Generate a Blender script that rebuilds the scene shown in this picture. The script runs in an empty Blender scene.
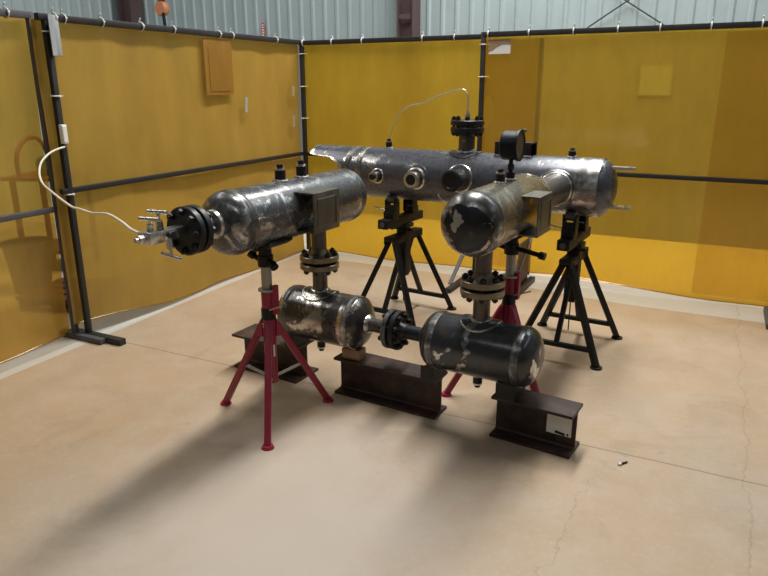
import bpy, bmesh, math, random
from mathutils import Vector, Matrix
random.seed(7)
C = bpy.context.scene.collection
PI = math.pi
def V3(*a): return Vector(a)
# ------------------------------------------------------------------ node helpers
class G:
    def __init__(s, name):
        s.m = bpy.data.materials.new(name); s.m.use_nodes = True
        s.t = s.m.node_tree; s.n = s.t.nodes; s.l = s.t.links
        for x in list(s.n): s.n.remove(x)
        s.out = s.n.new('ShaderNodeOutputMaterial')
    def node(s, typ, **kw):
        x = s.n.new(typ)
        for k, v in kw.items(): setattr(x, k, v)
        return x
    def put(s, sock, v):
        if isinstance(v, bpy.types.NodeSocket): s.l.new(v, sock)
        elif v is not None:
            if isinstance(v, tuple) and len(v) == 3 and sock.type == 'RGBA': v = (*v, 1)
            sock.default_value = v
    def obj(s): return s.node('ShaderNodeTexCoord').outputs['Object']
    def sep(s, v):
        x = s.node('ShaderNodeSeparateXYZ'); s.put(x.inputs[0], v); return x.outputs
    def comb(s, a, b, c):
        x = s.node('ShaderNodeCombineXYZ'); s.put(x.inputs[0], a); s.put(x.inputs[1], b); s.put(x.inputs[2], c); return x.outputs[0]
    def math(s, op, a, b=None, c=None, clamp=False):
        x = s.node('ShaderNodeMath', operation=op, use_clamp=clamp)
        s.put(x.inputs[0], a)
        if b is not None: s.put(x.inputs[1], b)
        if c is not None: s.put(x.inputs[2], c)
        return x.outputs[0]
    def noise(s, vec, scale, detail=5, rough=.55, dist=0, col=False):
        x = s.node('ShaderNodeTexNoise'); s.put(x.inputs['Vector'], vec)
        x.inputs['Scale'].default_value = scale; x.inputs['Detail'].default_value = detail
        x.inputs['Roughness'].default_value = rough; x.inputs['Distortion'].default_value = dist
        return x.outputs['Color' if col else 'Fac']
    def step(s, v, a, b):
        x = s.node('ShaderNodeMapRange', interpolation_type='SMOOTHSTEP')
        s.put(x.inputs[0], v); x.inputs[1].default_value = a; x.inputs[2].default_value = b
        return x.outputs[0]
    def mix(s, f, a, b, blend='MIX'):
        x = s.node('ShaderNodeMix', data_type='RGBA', blend_type=blend)
        s.put(x.inputs[0], f); s.put(x.inputs[6], a); s.put(x.inputs[7], b); return x.outputs[2]
    def mixf(s, f, a, b):
        x = s.node('ShaderNodeMix', data_type='FLOAT')
        s.put(x.inputs[0], f); s.put(x.inputs[2], a); s.put(x.inputs[3], b); return x.outputs[0]
    def scalev(s, v, sc):
        x = s.node('ShaderNodeMapping'); s.put(x.inputs[0], v); x.inputs['Scale'].default_value = sc; return x.outputs[0]
    def bump(s, h, st, d=.01):
        x = s.node('ShaderNodeBump'); x.inputs['Strength'].default_value = st; x.inputs['Distance'].default_value = d
        s.put(x.inputs['Height'], h); return x.outputs[0]
    def bsdf(s, col, rough=.5, metal=0, spec=.5, normal=None, **kw):
        x = s.node('ShaderNodeBsdfPrincipled')
        s.put(x.inputs['Base Color'], col); s.put(x.inputs['Roughness'], rough); s.put(x.inputs['Metallic'], metal)
        s.put(x.inputs['Specular IOR Level'], spec)
        if normal is not None: s.put(x.inputs['Normal'], normal)
        for k, v in kw.items(): s.put(x.inputs[k], v)
        return x.outputs[0]
    def done(s, sh): s.put(s.out.inputs['Surface'], sh); return s.m

def paint(name, col, rough=.45, metal=0, var=.25, scale=14, bump=.15, spec=.5):
    g = G(name); o = g.obj(); n = g.noise(o, scale, 6)
    dark = tuple(c * (1 - var) for c in col); lite = tuple(min(1, c * (1 + var)) for c in col)
    c = g.mix(n, dark, lite)
    return g.done(g.bsdf(c, g.mixf(n, rough * .85, min(1, rough * 1.2)), metal, spec, normal=g.bump(g.noise(o, scale * 8, 3), bump, .002)))

def steel(name, mill, bare, lo, hi, seed, mrough=.33, brough=.3, mmet=.75, scale=5.0):
    """mill scale with irregular ground patches of bare metal"""
    g = G(name); o = g.obj()
    off = g.node('ShaderNodeVectorMath', operation='ADD'); g.put(off.inputs[0], o); off.inputs[1].default_value = (seed, seed * .7, seed * 1.3)
    o2 = off.outputs[0]
    big = g.noise(o2, scale, 7, .62, .9)
    fine = g.noise(o2, 38, 6, .6)
    scr = g.noise(g.scalev(o2, (4, 60, 60)), 3, 4, .6)
    m = g.step(g.math('ADD', g.math('MULTIPLY', fine, .18), big), lo + .09, hi + .09)
    c1 = g.mix(fine, tuple(x * .6 for x in mill), tuple(x * 1.6 for x in mill))
    c2 = g.mix(scr, tuple(x * .75 for x in bare), bare)
    rust = g.step(g.noise(o2, 9, 6, .6, .5), .56, .72)
    c1 = g.mix(g.math('MULTIPLY', rust, .55), c1, (.11, .075, .05))
    col = g.mix(m, c1, c2)
    ro = g.mixf(m, g.mixf(fine, mrough * .8, mrough * 1.3), g.mixf(scr, brough * .8, brough * 1.25))
    me = g.mixf(m, mmet, 1.0)
    return g.done(g.bsdf(col, ro, me, .75, normal=g.bump(fine, .12, .003)))

M = {}
M['up_left'] = steel('blotched_vessel_steel', (.080, .080, .085), (.56, .55, .53), .52, .65, 1.3, .25, .22, .5, 7)
M['up_right'] = steel('bronze_tinted_vessel_steel', (.135, .115, .085), (.60, .55, .45), .50, .64, 4.1, .25, .22, .5, 7)
M['up_right_head'] = steel('dark_reflection_steel', (.03, .032, .037), (.50, .49, .48), .56, .60, 8.15, .3, .3)
M['low_left'] = steel('ground_vessel_steel', (.065, .06, .057), (.62, .60, .57), .51, .61, 12.2, .23, .21, .55, 7)
M['low_right'] = steel('dark_vessel_steel', (.042, .045, .052), (.58, .57, .54), .59, .65, 17.7, .23, .22, .45)
M['header'] = steel('blued_header_steel', (.078, .083, .10), (.60, .59, .58), .60, .69, 23.4, .27, .24, .4)
M['band'] = steel('ground_weld_band_steel', (.10, .10, .10), (.72, .70, .67), .40, .58, 3.3, .3, .26)
M['soft_band'] = steel('dulled_weld_band_steel', (.12, .12, .122), (.56, .55, .53), .48, .66, 3.9, .3, .27, .85, 7)
M['bare'] = steel('bare_ground_steel', (.30, .29, .28), (.80, .79, .76), .30, .55, 6.6, .3, .26)
M['black_steel'] = paint('black_forged_steel', (.013, .014, .017), .38, .1, spec=.4)
M['olive_steel'] = steel('oiled_flange_steel', (.19, .16, .115), (.5, .45, .36), .50, .68, 9.9, .32, .28)
M['pipe_steel'] = steel('dark_pipe_steel', (.10, .09, .08), (.45, .42, .38), .60, .72, 11.1, .36)
M['blue_black'] = paint('blue_black_gauge_case', (.005, .007, .012), .40, .0, spec=.25)
M['plate'] = steel('greenish_plate_steel', (.105, .10, .085), (.26, .25, .22), .52, .72, 2.2, .42, .36, .7)
M['valve'] = steel('stainless_valve_steel', (.52, .52, .50), (.74, .74, .71), .35, .6, 5.2, .3, .25)
M['stand_black'] = paint('black_stand_paint', (.009, .009, .010), .48, .0, .35, spec=.3)
M['stand_red'] = paint('red_stand_paint', (.30, .016, .045), .42, 0, .3)
M['galv'] = paint('grey_zinc_tube', (.36, .35, .31), .45, .5, .2)
M['beam'] = None
M['frame_black'] = paint('black_frame_paint', (.014, .0135, .015), .5, .0)
M['frame_grey'] = paint('grey_frame_paint', (.065, .065, .075), .5, .0)
M['frame_lightgrey'] = paint('pale_grey_sleeve', (.34, .36, .38), .5, 0)
M['tie'] = paint('white_tie_plastic', (.75, .75, .72), .45, 0, .1)
M['tape'] = paint('grey_tape', (.30, .29, .24), .5)
M['white'] = paint('white_plastic', (.78, .78, .75), .4, 0, .06)
M['cable'] = paint('cream_cable_sheath', (.72, .68, .56), .4, 0, .1)
M['wire'] = paint('bright_tubing', (.66, .64, .58), .3, .8, .1)
M['wood'] = paint('raw_pine_block', (.34, .22, .13), .7, 0, .3, 25)
M['darkwood'] = paint('black_greasy_block', (.014, .013, .012), .6)
M['column'] = paint('maroon_column_paint', (.075, .045, .05), .55, 0, .25, 5)
M['orange'] = paint('orange_hook_paint', (.50, .20, .10), .5)
M['redsign'] = paint('red_sign_paint', (.45, .10, .10), .5)
M['bucket'] = paint('black_bucket_plastic', (.012, .012, .012), .5)
M['green'] = paint('green_machine_paint', (.04, .13, .05), .45)
M['rustframe'] = paint('red_oxide_frame', (.12, .04, .025), .55)

def mk_beam():
    g = G('rusted_beam_steel'); o = g.obj()
    a = g.noise(o, 7, 7, .6, .4); b = g.noise(o, 45, 5)
    c = g.mix(g.step(a, .40, .68), (.028, .018, .016), (.085, .046, .036))
    c = g.mix(g.step(b, .5, .75), c, (.06, .035, .028))
    return g.done(g.bsdf(c, g.mixf(b, .42, .62), .25, normal=g.bump(b, .3, .003)))
M['beam'] = mk_beam()

def mk_vinyl(name, tint, body, f_body=.42):
    g = G(name); o = g.obj()
    n = g.noise(o, 2.2, 5, .6, .5); s = g.noise(g.scalev(o, (1, 1, .35)), 5, 5, .6)
    t = g.node('ShaderNodeBsdfTransparent'); g.put(t.inputs[0], g.mix(n, tuple(x * .92 for x in tint), tint))
    d = g.node('ShaderNodeBsdfDiffuse'); tr = g.node('ShaderNodeBsdfTranslucent')
    bc = g.mix(s, tuple(x * .82 for x in body), tuple(min(1, x * 1.08) for x in body))
    g.put(d.inputs[0], bc); g.put(tr.inputs[0], bc)
    nb = g.bump(g.noise(o, 1.8, 3, .5, .8), .25, .06)
    gl = g.node('ShaderNodeBsdfGlossy'); gl.inputs['Roughness'].default_value = .22; g.put(gl.inputs['Color'], (.9, .85, .7)); g.put(gl.inputs['Normal'], nb)
    def mx(f, a, b):
        x = g.node('ShaderNodeMixShader'); g.put(x.inputs[0], f); g.put(x.inputs[1], a); g.put(x.inputs[2], b); return x.outputs[0]
    sc = mx(.45, d.outputs[0], tr.outputs[0])
    dirt = g.math('ADD', f_body, g.math('MULTIPLY', g.math('SUBTRACT', s, .5), .25))
    sh = mx(dirt, t.outputs[0], sc)
    return g.done(mx(.05, sh, gl.outputs[0]))
M['vinyl'] = mk_vinyl('amber_vinyl', (.95, .60, .05), (.58, .355, .05), .49)
M['vinyl_back'] = mk_vinyl('yellow_amber_vinyl', (.95, .60, .05), (.72, .455, .045), .62)
M['vinyl_left'] = mk_vinyl('dull_amber_vinyl', (.90, .56, .06), (.53, .325, .07), .84)
M['vinyl_clear'] = mk_vinyl('clear_amber_vinyl', (.95, .58, .11), (.84, .50, .11), .40)
M['vinyl_dark'] = mk_vinyl('orange_amber_vinyl', (.95, .74, .26), (.46, .27, .04), .36)
M['vinyl_strip'] = mk_vinyl('thin_amber_vinyl', (.97, .88, .62), (.42, .26, .05), .15)
M['vinyl_patch'] = mk_vinyl('patch_amber_vinyl', (.90, .56, .08), (.46, .265, .06), .82)

def mk_floor():
    g = G('stained_concrete_floor'); o = g.obj(); x, y, z = g.sep(o)
    a = g.noise(o, .9, 6, .6, .3); b = g.noise(o, 5, 7, .62, .4); c = g.noise(o, 40, 5, .6)
    tan = g.mix(g.step(a, .3, .7), (.375, .275, .186), (.41, .296, .19))
    tan = g.mix(g.step(b, .35, .75), tan, (.42, .325, .233))
    grey = g.step(g.noise(o, .55, 4, .5), .5, .66)
    tan = g.mix(g.math('MULTIPLY', grey, .5), tan, (.385, .335, .28))
    spots = g.step(g.noise(o, 11, 4, .5, .2), .66, .74)
    tan = g.mix(g.math('MULTIPLY', spots, .35), tan, (.26, .205, .145))
    blot = g.step(g.noise(o, 2.4, 7, .68, .8), .52, .66)
    tan = g.mix(g.math('MULTIPLY', blot, .34), tan, (.28, .21, .14))
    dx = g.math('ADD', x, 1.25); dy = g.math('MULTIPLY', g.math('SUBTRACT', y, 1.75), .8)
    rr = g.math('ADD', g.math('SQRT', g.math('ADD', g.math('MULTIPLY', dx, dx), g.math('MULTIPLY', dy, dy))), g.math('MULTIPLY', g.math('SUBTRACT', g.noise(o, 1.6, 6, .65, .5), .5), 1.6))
    pale_patch = g.step(rr, 1.0, .25)                          # pale greyish patch in front of the beams
    tan = g.mix(g.math('MULTIPLY', pale_patch, .8), tan, (.47, .405, .345))
    pk = g.mix(b, (.42, .40, .365), (.51, .485, .44))
    xx = g.math('ADD', x, g.math('MULTIPLY', y, .03))     # the edge of the bare strip runs a little askew
    left = g.math('LESS_THAN', xx, -3.345)
    line = g.math('MULTIPLY', left, g.math('GREATER_THAN', xx, -3.42))
    back = g.math('GREATER_THAN', g.math('ADD', y, g.math('MULTIPLY', g.step(x, -2.0, -.3), .2)), 5.16)
    col = g.mix(left, tan, g.mix(b, (.29, .275, .25), (.37, .355, .325)))
    col = g.mix(line, col, pk)
    col = g.mix(back, col, pk)
    beyond = g.math('GREATER_THAN', y, 5.45)
    col = g.mix(beyond, col, (.66, .58, .46))  # brighter floor colour behind the screens stands in for stronger light
    wob = g.math('MULTIPLY', g.math('SUBTRACT', g.noise(o, 3, 5, .6), .5), .22)
    crack = g.math('COMPARE', g.math('ADD', x, wob), .27, .0035)
    crack2 = g.math('MULTIPLY', g.math('COMPARE', g.math('ADD', x, g.math('MULTIPLY', wob, 1.6)), -.33, .0028), g.math('LESS_THAN', y, 2.5))
    joint = g.math('COMPARE', g.math('ADD', y, g.math('MULTIPLY', wob, .05)), 2.772, .0045)
    dk = g.math('MAXIMUM', g.math('MULTIPLY', g.math('MAXIMUM', crack, crack2), .28), g.math('MULTIPLY', joint, .75))
    col = g.mix(dk, col, (.16, .12, .085))
    col = g.mix(g.math('MULTIPLY', g.step(c, .45, .8), .22), col, (.52, .44, .34))
    return g.done(g.bsdf(col, g.mixf(b, .45, .62), 0, .4, g.bump(c, .12, .003)))
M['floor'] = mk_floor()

def mk_siding(name, c1, c2):
    g = G(name); o = g.obj(); b = g.noise(o, 3, 5); s = g.noise(g.scalev(o, (6, 6, .4)), 2, 4)
    c = g.mix(s, c1, c2); c = g.mix(g.math('MULTIPLY', g.step(b, .5, .8), .3), c, tuple(x * .7 for x in c1))
    return g.done(g.bsdf(c, .5, .1))
M['siding'] = mk_siding('pale_blue_grey_siding', (.29, .37, .395), (.36, .44, .465))
M['siding_dark'] = mk_siding('dark_grey_siding', (.16, .17, .17), (.22, .23, .23))  # darker grey siding colour for right and front walls, ceiling and lower panel

# ------------------------------------------------------------------ mesh helpers
def frame_to(d):
    d = Vector(d).normalized(); return d.to_track_quat('Z', 'Y').to_matrix().to_4x4()
class MB:
    def __init__(s): s.b = bmesh.new()
    def box(s, c, sz, rot=None, bev=0):
        r = bmesh.ops.create_cube(s.b, size=1)
        m = Matrix.Translation(Vector(c)) @ (rot or Matrix()) @ Matrix.Diagonal((*sz, 1))
        bmesh.ops.transform(s.b, matrix=m, verts=r['verts'])
        if bev:
            es = list({e for v in r['verts'] for e in v.link_edges})
            bmesh.ops.bevel(s.b, geom=es, offset=bev, segments=2, affect='EDGES', profile=.5)
        return s
    def bar(s, p0, p1, w, h=None, bev=0):
        p0, p1 = Vector(p0), Vector(p1); d = p1 - p0
        return s.box((p0 + p1) / 2, (w, h or w, d.length), frame_to(d), bev)
    def cyl(s, p0, p1, r, r2=None, n=20):
        p0, p1 = Vector(p0), Vector(p1); d = p1 - p0
        q = bmesh.ops.create_cone(s.b, cap_ends=True, segments=n, radius1=r, radius2=r if r2 is None else r2, depth=d.length)
        bmesh.ops.transform(s.b, matrix=Matrix.Translation((p0 + p1) / 2) @ frame_to(d), verts=q['verts']); return s
    def lathe(s, prof, org=(0, 0, 0), d=(0, 0, 1), n=40, closed=False):
        m = Matrix.Translation(Vector(org)) @ frame_to(d); rings = []
        for h, r in prof:
            if r < 1e-6: rings.append([s.b.verts.new(m @ Vector((0, 0, h)))])
            else: rings.append([s.b.verts.new(m @ Vector((r * math.cos(2 * PI * i / n), r * math.sin(2 * PI * i / n), h))) for i in range(n)])
        prs = list(zip(rings, rings[1:]))
        if closed: prs.append((rings[-1], rings[0]))
        for a, b in prs:
            for i in range(n):
                j = (i + 1) % n
                if len(a) == 1 and len(b) == 1: continue
                if len(a) == 1: s.b.faces.new((a[0], b[j], b[i]))
                elif len(b) == 1: s.b.faces.new((a[i], a[j], b[0]))
                else: s.b.faces.new((a[i], a[j], b[j], b[i]))
        return s
    def tube(s, pts, r, n=10, closed=False):
        P = [Vector(p) for p in pts]; k = len(P); rings = []; up = None
        for i in range(k):
            a = P[(i - 1) % k] if closed or i else P[0]; c = P[(i + 1) % k] if closed or i < k - 1 else P[-1]
            t = (c - a).normalized()
            if up is None: up = t.orthogonal().normalized()
            up = (up - t * up.dot(t)).normalized(); w = t.cross(up)
            rr = r[i] if isinstance(r, (list, tuple)) else r
            rings.append([s.b.verts.new(P[i] + rr * (math.cos(2 * PI * j / n) * up + math.sin(2 * PI * j / n) * w)) for j in range(n)])
        prs = list(zip(rings, rings[1:]))
        if closed: prs.append((rings[-1], rings[0]))
        for a, b in prs:
            for j in range(n): s.b.faces.new((a[j], a[(j + 1) % n], b[(j + 1) % n], b[j]))
        if not closed: s.b.faces.new(rings[0][::-1]); s.b.faces.new(rings[-1])
        return s
    def prism(s, poly, m, depth):
        a = [s.b.verts.new(m @ Vector((x, y, -depth / 2))) for x, y in poly]; b = [s.b.verts.new(m @ Vector((x, y, depth / 2))) for x, y in poly]
        s.b.faces.new(a[::-1]); s.b.faces.new(b); k = len(poly)
        for i in range(k): s.b.faces.new((a[i], a[(i + 1) % k], b[(i + 1) % k], b[i]))
        return s
    def grid(s, fn, nu, nv, wrap_u=False):
        R = [[s.b.verts.new(fn(i / nu, j / nv)) for j in range(nv + 1)] for i in range(nu if wrap_u else nu + 1)]
        for i in range(nu):
            a = R[i]; b = R[(i + 1) % len(R)]
            for j in range(nv): s.b.faces.new((a[j], b[j], b[j + 1], a[j + 1]))
        return s
    def build(s, name, mat, parent=None, loc=None, rotz=0, ang=38, fix=True):
        if fix: bmesh.ops.recalc_face_normals(s.b, faces=s.b.faces)
        me = bpy.data.meshes.new(name); s.b.to_mesh(me); s.b.free(); me.materials.append(mat)
        for p in me.polygons: p.use_smooth = True
        me.set_sharp_from_angle(angle=math.radians(ang))
        o = bpy.data.objects.new(name, me); C.objects.link(o)
        if parent: o.parent = parent
        if loc: o.location = loc
        o.rotation_euler.z = rotz
        return o
def tag(o, label=None, cat=None, group=None, kind=None):
    if label: o['label'] = label
    if cat: o['category'] = cat
    if group: o['group'] = group
    if kind: o['kind'] = kind
    return o
def thing(name, label, cat, loc=(0, 0, 0), rotz=0, group=None):
    o = bpy.data.objects.new(name, None); C.objects.link(o); o.empty_display_size = .1
    o.location = loc; o.rotation_euler.z = rotz
    return tag(o, label, cat, group)
def inst(src, parent, mat4):
    o = src.copy(); C.objects.link(o); o.parent = parent; o.matrix_local = mat4; return o
def copy_tree(o, parent=None):
    c = o.copy(); C.objects.link(c)
    if parent: c.parent = parent
    for ch in list(o.children): copy_tree(ch, c)
    return c

# ------------------------------------------------------------------ the building
XL, XR, YF, YB, H = -7.8, 6.5, -6.0, 7.4, 6.0
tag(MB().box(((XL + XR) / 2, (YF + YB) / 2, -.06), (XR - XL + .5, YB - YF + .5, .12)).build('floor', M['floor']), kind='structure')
def siding(name, p0, p1, h, pitch, mat, inward):
    """ribbed metal siding: trapezoid ribs every `pitch`, standing proud towards the room"""
    p0, p1 = Vector(p0), Vector(p1); d = p1 - p0; L = d.length; d.normalize(); n = Vector(inward)
    m = MB(); prof = [(0, 0)]; u = pitch * .3
    while u < L - .06:
        prof += [(u, 0), (u + .018, .014), (u + .045, .014), (u + .063, 0)]; u += pitch
    prof += [(L, 0)]
    front = [p0 + d * a + n * b for a, b in prof]; back = [p0 - n * .1, p1 - n * .1]
    lo = [m.b.verts.new(v) for v in front]; hi = [m.b.verts.new(v + V3(0, 0, h)) for v in front]
    for i in range(len(lo) - 1): m.b.faces.new((lo[i], lo[i + 1], hi[i + 1], hi[i]))
    bl = [m.b.verts.new(v) for v in back]; bh = [m.b.verts.new(v + V3(0, 0, h)) for v in back]
    m.b.faces.new((bl[0], bl[1], bh[1], bh[0])); m.b.faces.new((lo[0], bl[0], bh[0], hi[0])); m.b.faces.new((lo[-1], bl[-1], bh[-1], hi[-1]))
    return tag(m.build(name, mat, ang=20), kind='structure')
siding('wall_back', (XL, YB, 0), (XR, YB, 0), H, .17, M['siding'], (0, -1, 0))
siding('wall_left', (XL, YF, 0), (XL, YB, 0), H, .17, M['siding'], (1, 0, 0))
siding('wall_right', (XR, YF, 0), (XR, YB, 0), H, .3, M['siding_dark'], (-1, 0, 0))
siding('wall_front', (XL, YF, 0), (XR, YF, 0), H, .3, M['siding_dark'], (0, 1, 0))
tag(MB().box(((XL + XR) / 2, (YF + YB) / 2, H + .06), (XR - XL + .3, YB - YF + .3, .1)).build('ceiling', M['siding_dark']), kind='structure')
def column(name, x, y, w, dpt):
    m = MB()
    m.box((x - w / 2 + .008, y, H / 2), (.016, dpt, H)).box((x + w / 2 - .008, y, H / 2), (.016, dpt, H)).box((x, y, H / 2), (w - .032, .012, H))
    m.box((x - .02, y - dpt / 2 + .02, 2.29), (w * .8, .014, .05))
    return tag(m.build(name, M['column']), kind='structure')
tag(MB().box(((XL + XR) / 2, YB - .035, 1.02), (XR - XL, .03, 2.04)).build('trim_3', M['siding_dark']), kind='structure')  # dark lower panel added to deepen the tone showing through the screens
column('trim_1', -3.30, 7.24, .20, .2)
column('trim_2', -7.52, 7.24, .26, .2)
# pale window panel low in the back wall, seen only through the right-hand screen
wf = tag(MB().box((-.655, YB - .055, 1.60), (.32, .02, .31)).build('window_1', M['siding_dark']), kind='structure')
g = G('frosted_window_glass'); e = g.node('ShaderNodeEmission'); e.inputs[0].default_value = (.85, .92, 1, 1); e.inputs[1].default_value = .42
MB().box((-.655, YB - .068, 1.60), (.29, .01, .28)).build('pane', g.done(e.outputs[0]), wf)
# cross bracing rods on the back wall
br = thing('wall_brace', 'thin crossed bracing rods on the pale siding above the right-hand screen', 'brace', (-1.0, 7.36, 2.34))
for dx in (-1, 1):
    MB().cyl((-dx * .42, -.02, -.268), (dx * .72, -.02 - .012 * dx, .46), .007, n=8).build('rod', M['frame_black'], br)
sg = MB().box((0, 0, 0), (.045, .006, .17)); 
tag(sg.build('wall_sign', M['redsign'], loc=(-5.38, 7.36, 2.235)), 'narrow red vertical sign on the grey siding above the left-hand screens', 'sign')
sgo = bpy.data.objects['wall_sign']
m = MB()
for k in range(5): m.box((0, -.005, .06 - k * .03), (.022, .004, .014))
m.build('pale_mark', M['tie'], sgo)

# crane hook hanging high behind the left screen
hk = thing('crane_hook', 'orange crane hook block hanging in front of the siding above the left screen', 'hook', (-5.93, 6.2, 2.30))
MB().box((0, 0, .31), (.34, .16, .12), bev=.02).box((0, 0, .235), (.16, .12, .06), bev=.015).cyl((0, 0, .37), (0, 0, 3.7), .018, n=10).build('block_housing', M['blue_black'], hk)
MB().lathe([(-.045, 0), (-.045, .07), (-.02, .085), (.02, .085), (.045, .07), (.045, 0)], (0, 0, .11), (0, 1, 0), 28).box((0, 0, .19), (.06, .05, .07)).build('hook_block', M['orange'], hk)
MB().tube([(.04, -.03, .06), (.05, -.03, -.1), (.07, -.03, -.26), (.09, -.03, -.42)], .018).build('pendant_cable', M['blue_black'], hk)

# ------------------------------------------------------------------ welding screens
TIES = []
def tie_mesh():
    m = MB(); r = .027
    m.tube([(0, r * math.cos(a), r * math.sin(a)) for a in [2 * PI * k / 14 for k in range(14)]], .004, 6, True)
    m.box((0, r * .2, r + .012), (.007, .007, .03), Matrix.Rotation(.5, 4, 'X')).box((0, -r, .006), (.012, .008, .01)); return m
tie0 = tie_mesh().build('cable_tie', M['tie']); tie_used = [False]
def tie(parent, loc, rotz=0, vertical=False):
    mt = Matrix.Translation(Vector(loc)) @ Matrix.Rotation(rotz, 4, 'Z')
    if vertical: mt = mt @ Matrix.Rotation(PI / 2, 4, 'Y')
    if not tie_used[0]:
        tie_used[0] = True; tie0.parent = parent; tie0.matrix_local = mt; return tie0
    return inst(tie0, parent, mt)
def screen(name, label, org, rotz, L, Hs, zmid, posts, fmat, vin, ties, bottom, side, seed, group=None, feet=True, z0=0, vy=0, topz=None, pties=(), xs=0):
    """local x runs along the screen, +y is the side the curtain hangs on (side=+1) or the other (-1)"""
    t = thing(name, label, 'welding screen', org, rotz, group)
    MB().bar((xs, 0, Hs - .019), (L, 0, Hs - .019), .038, .038, .004).build('top_rail', fmat, t)
    MB().bar((xs, 0, zmid), (L, 0, zmid), .032, .032, .004).build('middle_rail', fmat, t)
    for px in posts:
        MB().bar((px, 0, .03 if feet else 0), (px, 0, Hs), .034, .034, .004).build('post', fmat, t)
    rnd = random.Random(seed); ph = [rnd.uniform(0, 6.28) for _ in range(6)]
    zt = Hs - .026
    def fn(u, v):
        x = xs - .012 + (L - xs + .02) * u; zb = bottom(x); z = zt + (zb - zt) * v
        w = .006 * math.sin(x * 5.1 + ph[0] + z) + .010 * math.sin(x * 2.3 + ph[1]) * v + .016 * v * v * math.sin(x * 3.7 + ph[2] + 1.5 * z) + .004 * math.sin(x * 17 + ph[3]) * (1 - v) + .006 * math.sin(z * 6 + ph[4] + x)
        return Vector((x, side * (.032 + vy) + w, z))
    cu = MB().grid(fn, 110, 50).build('curtain', vin, t, ang=180, fix=False)
    m = MB()   # rolled hem along the bottom edge
    m.tube([fn(k / 110, .999) for k in range(111)], .005, 6)
    m.build('hem', M['vinyl_dark'], cu)
    for x in ties: tie(t, (x, 0, Hs - .019))
    for px, z in pties: tie(t, (px, 0, z), 0, True)
    return t, cu
def foot(t, px, mat, y0, y1, brace=True):
    m = MB().box((px, (y0 + y1) / 2, .02), (.045, y1 - y0, .04), bev=.004); o = m.build('foot', mat, t)
    if brace:
        MB().bar((px - .03, y0 + .12, .04), (px - .03, -.01, .36), .03, .012).build('foot_brace', M['frame_grey'], t)
    return o
PI2 = PI / 2
# left: the panel running from the post pair to the far corner (local x = +y of the world)
s1, c1 = screen('welding_screen', 'long amber screen on the left side with a square vinyl patch near its top', (-3.49, 2.73, 0), PI2, 2.57, 1.945, .95, (.0,), M['frame_black'], M['vinyl_left'],
    (.06, .12, .39, .71, 1.00, 1.48, 1.63, 2.21), lambda x: .09 * max(0, 1 - x / 1.1) + .008 * math.sin(x * 6) + .012, 1, 3, pties=((0, 1.85), (0, 1.50), (0, .93)), xs=-.055)
MB().box((0, -.07, .02), (.05, .46, .04), bev=.004).build('foot', M['frame_black'], s1)
MB().box((.012, -.035, 1.83), (.006, .03, .22)).box((-.004, -.05, 1.83), (.03, .006, .22)).build('post_sleeve', M['frame_lightgrey'], s1)
MB().box((.05, .0, 1.83), (.035, .05, .22), bev=.004).build('clamp_plate', M['frame_lightgrey'], s1)
o = MB().box((1.455, -.002, 1.69), (.32, .004, .40)).build('vinyl_patch', M['vinyl_patch'], s1)
MB().box((1.455, -.006, 1.67), (.225, .003, .31)).build('patch_centre', M['vinyl_patch'], o)
for (x, z, w, h) in ((1.755, 1.41, .035, .12), (2.44, 1.51, .03, .08), (2.43, 1.25, .03, .10)):
    MB().box((x, -.006, z), (w, .004, h), Matrix.Rotation(.1, 4, 'Y')).build('tape', M['tape'], s1)
# panel nearest the camera on the left
s0, c0 = screen('welding_screen', 'amber screen cut off by the left edge with workshop gear showing through', (-3.565, .60, 0), PI2, 2.09, 1.955, .84, (2.09,), M['frame_grey'], M['vinyl_clear'],
    (1.95, 1.5, 1.0, .5), lambda x: .01 + .006 * math.sin(x * 7), 1, 5, vy=.02)
MB().box((2.09, -.06, .018), (.05, .38, .036), bev=.004).build('foot', M['frame_grey'], s0)
# back, left half
s2, c2 = screen('welding_screen', 'amber screen across the back behind the open-ended header pipe', (-3.49, 5.31, 0), 0, 1.73, 1.94, .945, (.02,), M['frame_black'], M['vinyl_back'],
    (.04, .34, .64, 1.20, 1.48), lambda x: .018 + .008 * math.sin(x * 5), 1, 8, pties=((.02, 1.83), (.02, 1.55), (.02, 1.27)))
# back, right half
s3, c3 = screen('welding_screen', 'amber screen at back right with a torn white label in its top corner', (-1.755, 5.26, 0), math.radians(-.6), 2.75, 1.95, .915, (.0, 2.73), M['frame_black'], M['vinyl'],
    (.04, .36, .69, 1.0, 1.28, 1.6, 1.9, 2.2, 2.5), lambda x: .045 + .035 * math.exp(-((x - .75) / .35) ** 2) - .03 * min(1, max(0, x - 1.2)) + .006 * math.sin(x * 6), 1, 11, pties=((0, 1.86), (0, 1.62)))
MB().bar((.435, .095, .03), (.435, .095, 1.90), .032, .032, .004).build('post', M['frame_black'], s3)
foot(s3, 0, M['frame_black'], -.62, .12); foot(s3, .50, M['frame_black'], -.64, .02)
MB().prism([(-.46, .035), (-.06, .035), (-.06, .38), (-.30, .38)], Matrix.Translation((.47, 0, 0)) @ Matrix(((0, 0, 1, 0), (1, 0, 0, 0), (0, 1, 0, 0), (0, 0, 0, 1))), .012).build('foot_gusset', M['column'], s3)
o = MB().box((.13, .006, 1.838), (.175, .004, .10)).build('torn_label', M['white'], s3); o['label'] = 'torn white label'
MB().prism([(-.09, .055), (.09, .055), (.09, .02), (.02, .025), (-.03, .0), (-.06, -.02), (-.09, -.03)], Matrix.Translation((.13, .002, 1.838)) @ Matrix.Rotation(PI2, 4, 'X'), .004).build('torn_edge', M['wood'], o)
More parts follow.
